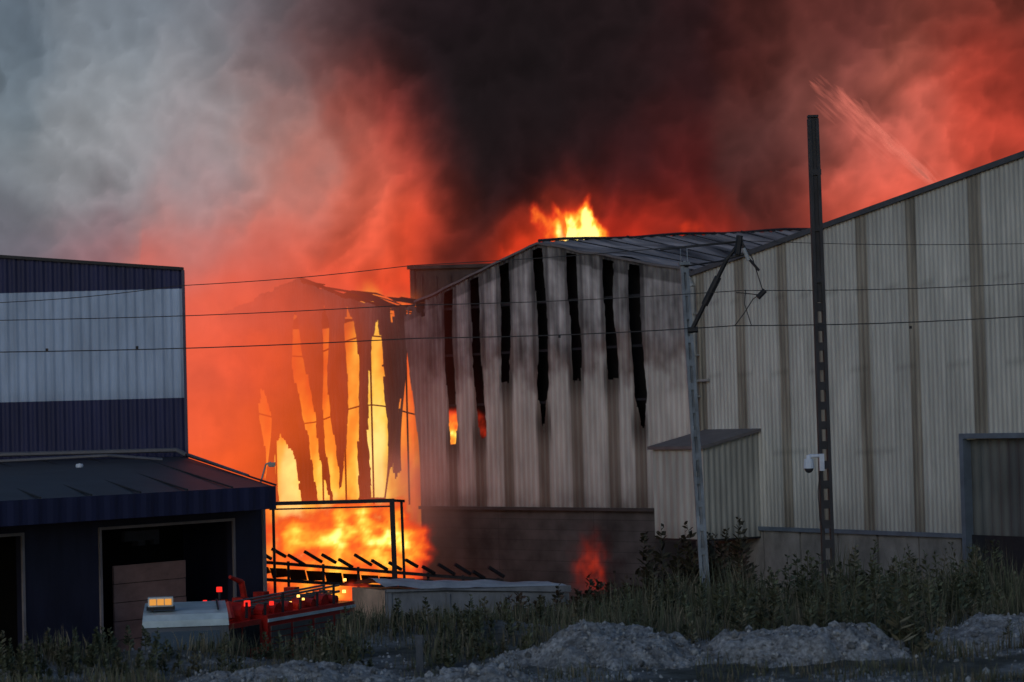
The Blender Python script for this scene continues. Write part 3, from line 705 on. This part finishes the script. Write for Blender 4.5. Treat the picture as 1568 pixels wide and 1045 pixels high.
for k in range(5): b.bar((.3+k*.35,.5+.2*math.sin(k*5),1.9),(.35+k*.35,.5,2.15+.12*math.sin(k*4)),.09,8,.07,M=M)
b.make('hose_reels_and_monitor',m_redd,FE)
b=Build()
for x in(.95,4.9):
    for y in(.02,2.08): b.bar((x,y-.13,.42),(x,y+.13,.42),.42,18,M=M)
b.make('tyres',m_rub,FE)
b=Build()
for x in(.95,4.9):
    for y in(-.13,2.22): b.bar((x,y-.02,.42),(x,y+.02,.42),.2,12,M=M)
b.make('wheel_hubs',m_sil,FE)
b=Build(); b.box((.12,-.18,1.55),(.08,.12,.3),M); b.bar((.1,0,1.7),(.12,-.2,1.7),.015,4,M=M); b.box((0,1.05,.45),(.12,2.1,.25),M); b.bar((.4,.3,1.8),(.4,.3,2.55),.03,6,M=M)
for k in range(6): b.bar((1.2+k*.8,.1,1.9),(1.25+k*.8,.12,2.25+.1*math.sin(k*4)),.03,5,M=M)
b.make('mirrors_bumper_and_poles',m_dark,FE)
b=Build()
for x,y,z,r in((.4,.3,2.55,.06),(.75,.9,2.25,.045),(1.4,.2,2.15,.07),(1.75,.4,2.14,.05),(2.3,.1,2.1,.05)): b.bar((x,y,z),(x,y,z+r*1.8),r,10,r*.95,M=M)
b.make('red_beacons',emit_mat('red_lamp',(1,.03,.02),1.2),FE)
b=Build()
for x,y,z,r in((3.35,.0,2.2,.035),(3.45,.3,2.0,.055),(3.75,.1,2.1,.03),(5.9,.2,2.1,.045),(5.95,.2,2.38,.04),(.12,.2,1.95,.045)): b.bar((x,y,z),(x,y,z+r*1.6),r,8,r*.9,M=M)
b.make('warning_lights',emit_mat('orange_lamp',(1,.50,.10),3.0),FE)

# white-roofed service van parked ahead of the engine
VN=empty('white_roofed_van')
Mv=Matrix.Translation((-6.35,44.9,GROUND-.02))@Matrix.Rotation(math.radians(8),4,'Z')
def loft(profile,half,M,taper):
    """side profile (y,z) extruded across x with tumblehome"""
    b=Build(); n=len(profile); zmax=2.33
    for sx in(-1,1):
        for y,z in profile:
            k=half*(1-taper*max(0,(z-1.1)/(zmax-1.1)))
            b.v.append(M@Vector((sx*k,y,z)))
    b.f+=[tuple(range(n)),tuple(range(2*n-1,n-1,-1))]+[(i,i+n,(i+1)%n+n,(i+1)%n) for i in range(n)]
    return b
prof=[(-1.9,.35),(-1.95,.9),(-1.9,1.15),(-1.68,2.08),(1.5,2.08),(1.95,1.35),(2.6,1.12),(2.75,.8),(2.75,.35)]
loft(prof,.86,Mv,.12).make('body',surf_mat('van_paint',(.05,.055,.07),.35,0,(2,2,2),.3,spec=.5),VN)
loft([(-1.72,2.085),(-1.70,2.20),(-1.55,2.30),(-1.2,2.34),(1.0,2.34),(1.35,2.25),(1.5,2.085)],.875,Mv,.12).make('white_roof',m_wht,VN)
b=Build()
def vq(pts): b.poly([Mv@Vector(p) for p in pts])
vq([(-.66,-1.885,1.25),(.66,-1.885,1.25),(.62,-1.71,2.0),(-.62,-1.71,2.0)])
for sx in(-1,1): 
    for y0,y1 in((-1.5,-.5),(-.4,.5),(.6,1.3)): vq([(sx*.862,y0,1.35),(sx*.862,y1,1.35),(sx*.80,y1-.05,1.95),(sx*.80,y0+.05,1.95)])
b.make('windows',m_glass,VN)
b=Build(); b.box((0,-1.98,.45),(1.66,.14,.22),Mv)
for sx in(-1,1): b.bar((sx*.60,-1.5,2.37),(sx*.60,1.0,2.37),.02,6,M=Mv)
b.box((-.45,-1.2,2.40),(.52,.3,.06),Mv); b.make('bumper_and_roof_bars',m_dark,VN)
b=Build(); b.box((-.45,-1.2,2.52),(.46,.24,.17),Mv); b.make('light_bar_housing',m_wht,VN)
b=Build()
for k in range(3): b.box((-.59+k*.14,-1.325,2.52),(.12,.03,.11),Mv)
b.make('amber_light_bar',emit_mat('amber_lamp',(1,.42,.08),.75),VN)
b=Build()
for sx in(-1,1): b.box((sx*.78,-1.93,1.0),(.1,.05,.34),Mv)
b.make('tail_lights',surf_mat('tail_lens',(.35,.02,.02),.2),VN)
b=Build()
for sx in(-1,1):
    for y in(-1.15,1.85): b.bar((sx*.70,y,.34),(sx*.88,y,.34),.34,18,M=Mv)
b.make('tyres',m_rub,VN)

# ------------------------------------------------------------ railway masts, cantilever, wires
def mastpair(b,x,y,z0,z1,w,lean,flange=.05,step=.42,solid=None,bat=.09):
    X=lambda z:x+lean*(z-z0)/(z1-z0)
    for sx in(-1,1):
        b.bar((X(z0)+sx*w/2,y,z0),(X(z1)+sx*w/2*.8,y,z1),flange,4)
        b.bar((X(z0)+sx*w/2,y+w*.8,z0),(X(z1)+sx*w/2*.8,y+w*.64,z1),flange,4)
    z=z0
    while z<(solid or z1):
        b.box((X(z),y-.01,z),(w,.02,bat)); b.box((X(z),y+w*.8,z),(w,.02,bat)); 
        b.bar((X(z)-w/2,y,z),(X(z)-w/2,y+w*.8,z+step),.012,4); b.bar((X(z)+w/2,y,z),(X(z)+w/2,y+w*.8,z+step),.012,4)
        z+=step
m_mast=surf_mat('weathered_mast',(.028,.028,.034),.6,0,(4,4,2),.5)
b=Build(); mastpair(b,6.60,50,.0,10.75,.20,-.05,.05,.42,6.8,.17)
b.box((6.56,50.07,8.8),(.19,.10,3.95)); b.box((6.55,50.07,10.8),(.22,.20,.05))
for z in(9.6,8.4,7.3): b.box((6.56,49.99,z),(.25,.04,.12))
b.box((6.6,50.07,.15),(.5,.5,.5)); b.make('lattice_mast',m_mast)
RM=empty('catenary_mast')
m_blue=surf_mat('blue_grey_steel',(.17,.20,.24),.5,0,(4,4,2),.55)
b=Build(); mastpair(b,3.99,50,.1,7.7,.14,-.28,.045,.5,None,.14)
for k in range(24): 
    z=.1+k*.32; b.box((3.99-.28*(z-.1)/7.6,50.05,z+.16),(.06,.03,.325))
b.box((3.99,50.05,.15),(.45,.45,.4))
b.box((3.71,50,7.72),(.24,.2,.06)); b.make('mast',m_blue,RM)
b=Build(); b.bar((3.84,49.95,6.32),(4.57,49.6,7.74),.05,6); b.bar((4.1,49.8,6.82),(4.4,49.7,7.4),.075,8)
b.bar((3.75,49.95,6.30),(3.95,49.9,6.3),.06,6)
b.bar((4.57,49.6,7.74),(4.9,49.5,8.16),.04,6); b.bar((4.57,49.6,7.74),(3.72,49.95,7.66),.018,5); b.bar((4.80,49.5,7.85),(4.86,49.5,8.25),.07,6); b.bar((4.57,49.6,7.78),(4.95,49.5,7.86),.03,5)
b.bar((3.2,49.9,8.02),(4.88,49.5,8.12),.018,5)
b.make('cantilever',m_dark,RM)
b=Build(); b.path([(4.9,49.5,8.12),(5.12,49.5,7.75),(5.22,49.5,7.4),(5.32,49.5,7.05),(5.1,49.5,6.9),(4.9,49.5,6.6),(4.7,49.5,6.35)],.014,4)
b.path([(4.9,49.5,8.12),(5.0,49.5,7.8),(5.25,49.5,7.5)],.03,5); b.path([(4.95,49.5,7.1),(4.92,49.5,6.8),(5.05,49.5,6.35)],.012,4)
b.bar((5.2,49.5,6.93),(5.36,49.5,7.08),.06,8); b.path([(4.75,49.5,7.05),(5.3,49.5,6.98)],.014,4)
b.make('steady_arm_and_droppers',m_dark,RM)
b=Build(); b.bar((4.93,49.5,7.98),(5.03,49.5,7.72),.045,8); b.make('insulator',surf_mat('ceramic',(.35,.37,.4),.3),RM)
b=Build()
def wire(pts,r=.012):
    P_=[Vector(p) for p in pts]; out=[]
    for a,c in zip(P_[:-1],P_[1:]):
        for k in range(8): 
            t=k/8; q=a.lerp(c,t); q.z-=.05*math.sin(math.pi*t); out.append(q)
    out.append(P_[-1]); b.path(out,r,4)
wire([(-30,49.5,6.75),(-10.88,49.5,6.87),(-2.26,49.5,6.96),(4.9,49.5,7.09),(10.9,49.5,7.08),(30,49.5,7.0)])
wire([(-30,49.5,6.1),(-10.88,49.5,6.2),(-2.0,49.5,6.26),(4.7,49.5,6.35),(10.9,49.5,6.39),(30,49.5,6.4)],.015)
wire([(-30,49.5,6.4),(-10.88,49.5,7.24),(-7.0,49.5,7.5),(-2.07,49.5,7.80),(4.88,49.5,8.14)],.011)
wire([(4.88,49.5,8.14),(10.9,49.5,7.92),(30,49.5,7.6)],.009)
for x in(-9.8,-7.9,1.0,8.4): b.box((x,49.5,6.22),(.05,.05,.06))
b.make('overhead_wires',m_dark)
sc=empty('security_camera')
dome('camera_dome',(6.22,49.9,3.30),.10,surf_mat('smoked_dome',(.05,.05,.06),.15)).parent=sc
b=Build(); b.bar((6.22,49.9,3.30),(6.22,49.9,3.50),.115,12,.10); b.bar((6.22,49.9,3.5),(6.22,49.9,3.58),.05,8); b.bar((6.22,49.9,3.56),(6.50,49.95,3.56),.035,6); b.box((6.50,49.95,3.42),(.10,.14,.36)); b.make('housing_and_bracket',m_white,sc)
b=Build(); b.path([(6.45,49.9,3.2),(6.40,49.9,2.8),(6.42,49.9,2.2),(6.52,49.9,1.9)],.014,4); b.make('cable',m_dark,sc)

# ------------------------------------------------------------ ground
def gz(x,y):
    e=sst(-4.6,-1.5,x)*.55+.45*sst(-1,5,x); y0=39.8+e*10.5; y1=43.0+e*12
    k=sst(y0,y1,y); h=.5*(1-k)+GROUND*k
    # low bank of tipped soil in front of the skip and van
    h+=.36*math.exp(-((x+1.6)/2.3)**4-((y-43.0)/1.6)**2)*(1-k)
    h+=.28*math.exp(-((x+6.6)/2.2)**4-((y-40.2)/1.0)**2)
    if y<60: h+=.12*noise.noise(Vector((x*.35,y*.35,0)))*(1-sst(y1-4,y1+1,y))+.05*noise.noise(Vector((x*1.5,y*1.5,3)))
    return h
xs=np.concatenate([np.linspace(-600,-26,8),np.arange(-25,25.1,.35),np.linspace(26,600,8)]); ys=np.concatenate([np.linspace(-200,18,6),np.arange(20,72,.35),np.linspace(73,1500,9)])
V=[];C=[]
for y in ys:
    for x in xs:
        V.append((x,y,gz(x,y))); n=fbm(x*.5,y*.5,0,5)
        if y>47: c=(.05,.045,.042)
        else:
            g_=sst(-.25,.4,n+.05); c=(.06*(1-g_)+.20*g_,.06*(1-g_)+.205*g_,.05*(1-g_)+.21*g_)
        C.append(c)
mesh('ground',V,grid_faces(len(xs),len(ys)),surf_mat('earth',None,.95,0,(5,5,5),.7,1.0,25),None,C,True)
m_grav=surf_mat('gravel',None,.9,0,(14,14,14),.7,1.0,60)
ico=[(0,0,1),(.9,0,.4),(.28,.85,.4),(-.72,.52,.4),(-.72,-.52,.4),(.28,-.85,.4),(.72,.5,-.4),(-.28,.85,-.4),(-.9,0,-.4),(-.28,-.85,-.4),(.72,-.5,-.4),(0,0,-1)]
icf=[(0,1,2),(0,2,3),(0,3,4),(0,4,5),(0,5,1),(1,6,2),(2,7,3),(3,8,4),(4,9,5),(5,10,1),(6,7,2),(7,8,3),(8,9,4),(9,10,5),(10,6,1),(11,7,6),(11,8,7),(11,9,8),(11,10,9),(11,6,10)]
def stone(V,F,C,r,x,y,z,s):
    i=len(V); g_=r.uniform(.12,.42); a=r.uniform(0,6.28)
    sx,sy,sz=[s*r.uniform(.6,1.3) for _ in range(3)]; ca,sa=math.cos(a),math.sin(a)
    for p in ico:
        X_,Y_=p[0]*sx,p[1]*sy; V.append((x+X_*ca-Y_*sa,y+X_*sa+Y_*ca,z+p[2]*sz+s*.3)); C.append((g_*.95,g_,g_*1.06))
    F+=[tuple(i+q2 for q2 in f) for f in icf]
def pile(cx,cy,rx,ry,h,nst,seed):
    r=random.Random(seed); V=[];C=[];N_=80
    def hz(x,y):
        q=((x-cx)/rx)**2+((y-cy)/ry)**2
        n=fbm(x*.8,y*.8,seed,5)
        w_=1-q*.9+.6*n
        return gz(x,y)-.12+(max(0,w_)**.9*h)
    for j in range(N_):
        for i in range(N_):
            x=cx+(i/(N_-1)*2-1)*rx*1.5; y=cy+(j/(N_-1)*2-1)*ry*1.5
            z=hz(x,y)+.09*noise.noise(Vector((x*3.2,y*3.2,1)))+.04*noise.noise(Vector((x*14,y*14,1)))
            V.append((x,y,z)); k=.26+.16*noise.noise(Vector((x*3,y*3,2)))+.08*noise.noise(Vector((x*9,y*9,2))); C.append((k*.96,k,k*1.06))
    F=grid_faces(N_,N_)
    for k in range(nst):
        a=r.uniform(0,6.28); q=math.sqrt(r.random()); x=cx+rx*1.25*q*math.cos(a); y=cy+ry*1.25*q*math.sin(a); z=hz(x,y)
        stone(V,F,C,r,x,y,z,r.uniform(.012,.035)*(2.4 if r.random()<.06 else 1))
    mesh('gravel_pile',V,F,m_grav,None,C)
pile(1.55,38.6,1.8,1.7,.60,1900,3)
pile(4.5,38.8,2.1,1.5,.50,1900,8)
pile(-3.7,36.8,2.2,1.2,.32,1300,12)
pile(8.4,40.5,2.0,1.3,.40,1100,18)
pile(-.8,36.2,1.5,.9,.26,900,23)
V=[];F=[];C=[];r_=random.Random(99)
for k in range(5200):
    x=r_.uniform(-9.5,10.5); y=r_.uniform(34.5,42)
    if fbm(x*.5,y*.5,0,5)+.05+r_.uniform(-.3,.3)>0: stone(V,F,C,r_,x,y,gz(x,y),r_.uniform(.012,.035)*(2 if r_.random()<.05 else 1))
mesh('rubble',V,F,m_grav,None,C)

# ------------------------------------------------------------ grass and weeds
def blades(name,n,fx,hr,wd,cols,seed,bend=.35):
    r=np.random.default_rng(seed); V=[];F=[];C=[]
    for k in range(n):
        x,y,hm=fx(r)
        z=gz(x,y)-.03; h=hr[0]+(hr[1]-hr[0])*r.random()**1.6; h*=hm
        a=r.random()*6.283; w_=wd*(.6+.8*r.random()); bx,by=math.cos(a)*w_,math.sin(a)*w_*.3
        t=r.random()*6.283; lx=math.cos(t)*bend*h*r.random(); ly=math.sin(t)*bend*h*r.random()
        i=len(V); V+= [(x-bx,y-by,z),(x+bx,y+by,z),(x+lx*.35+bx*.7,y+ly*.35,z+h*.55),(x+lx*.35-bx*.7,y+ly*.35,z+h*.55),(x+lx,y+ly,z+h*.97)]
        F+= [(i,i+1,i+2,i+3),(i+3,i+2,i+4)]
        c=cols[int(r.random()*len(cols))]; q=.5+.8*r.random()
        C+= [tuple(v_*q*.5 for v_ in c)]*2+[tuple(v_*q*.95 for v_ in c)]*2+[tuple(v_*q*1.2 for v_ in c)]
    mesh(name,V,F,m_veg,None,C)
m_veg=surf_mat('foliage',None,.8,0,(1.2,1.2,1.2),.5,spec=.1)
G=[(.095,.105,.065),(.08,.092,.062),(.11,.12,.075),(.14,.13,.09),(.065,.08,.055)]
DG=[(.19,.165,.12),(.15,.13,.095),(.09,.095,.07)]
def inpile(x,y):
    for cx,cy,rx,ry in((1.55,38.4,1.6,1.5),(4.5,38.6,1.9,1.3),(-3.7,36.6,1.9,1.0),(8.4,40.4,1.6,1.1),(-.8,36.1,1.2,.7)):
        if ((x-cx)/rx)**2+((y-cy)/ry)**2<1: return True
    return False
def f1(r):
    while True:
        x=r.uniform(-13,13); y=r.uniform(34,44+9*sst(-4,0,x)); 
        if abs(x)<y*.235 and not(inpile(x,y) and r.random()<.93): 
            n=noise.noise(Vector((x*.7,y*.7,5)))
            if r.random()<.30+n*1.4+.2*sst(38,42,y): return x,y,(.5+.9*max(0,n+.35))*(.6+.5*sst(37,41,y))
blades('grass',34000,f1,(.08,.5),.009,G+DG[:2],1)
def f2(r):
    while True:
        x=r.uniform(-4,13); y=r.uniform(41,53)
        if x<y*.235:
            n=noise.noise(Vector((x*.8,y*.5,15)))
            if r.random()<.35+n*1.3: return x,y,(.6+1.2*max(0,n+.2))*(.45+.55*sst(-1,4,x))
blades('tall_grass',12000,f2,(.25,1.0),.010,G+DG,2,.35)
def plants(name,n,fx,hr,seed,cols,leaf=.05,nl=34):
    r=np.random.default_rng(seed); V=[];F=[];C=[]
    for k in range(n):
        x,y,hm=fx(r); z=gz(x,y); h=(hr[0]+(hr[1]-hr[0])*r.random()**1.4)*hm
        lx,ly=r.normal(0,.12*h),r.normal(0,.12*h); w_=.008; i=len(V)
        V+=[(x-w_,y,z-.05),(x+w_,y,z-.05),(x+lx+w_*.4,y+ly,z+h),(x+lx-w_*.4,y+ly,z+h)]; F.append((i,i+1,i+2,i+3)); C+=[(.06,.06,.03)]*4
        base=cols[int(r.random()*len(cols))]
        for q in range(nl):
            t=.15+.85*r.random(); a=r.random()*6.283; rad=(.16+.14*r.random())*h*(1.15-t)+.02
            px_,py_,pz=x+lx*t,y+ly*t,z+h*t; ex,ey,ez=px_+math.cos(a)*rad,py_+math.sin(a)*rad,pz+rad*(.3+.5*r.random())
            s=leaf*(.5+r.random()); i=len(V); tx,tz=-math.sin(a)*s*.4,s*.35
            V+=[(px_,py_,pz),((px_+ex)/2+tx,(py_+ey)/2+math.cos(a)*s*.4,(pz+ez)/2+tz),(ex,ey,ez),((px_+ex)/2-tx,(py_+ey)/2-math.cos(a)*s*.4,(pz+ez)/2-tz)]
            F.append((i,i+1,i+2,i+3)); g_=.5+.9*r.random(); C+=[tuple(v_*g_ for v_ in base)]*4
    mesh(name,V,F,m_veg,None,C)
def f3(r):
    while True:
        x=r.uniform(-11,13); y=r.uniform(38,43.5+8*sst(-4,1,x))
        if abs(x)<y*.235 and (not inpile(x,y) or r.random()<.06):
            n=noise.noise(Vector((x*.6,y*.6,25)))
            if r.random()<.3+n*1.5: return x,y,.48+.60*sst(0,6,x)
plants('weeds',1000,f3,(.3,1.15),4,G,.05)
def f4(r):
    while True:
        x=r.uniform(-.5,5.0); y=r.uniform(50,58)
        n=noise.noise(Vector((x*.9,y*.9,35)))
        if r.random()<.5+n: return x,y,1
plants('brambles',420,f4,(.6,1.9),6,[(.075,.055,.04),(.055,.05,.035),(.09,.06,.045)],.09,44)
b=Build(); b.box((-1.62,38,.45),(.11,.09,1.15)); b.box((-1.62,38,1.04),(.13,.11,.05)); b.bar((-1.62,37.94,.8),(-1.62,37.92,.8),.02,6); b.make('marker_post',surf_mat('old_post',(.07,.08,.10),.7,0,(8,8,3),.5))
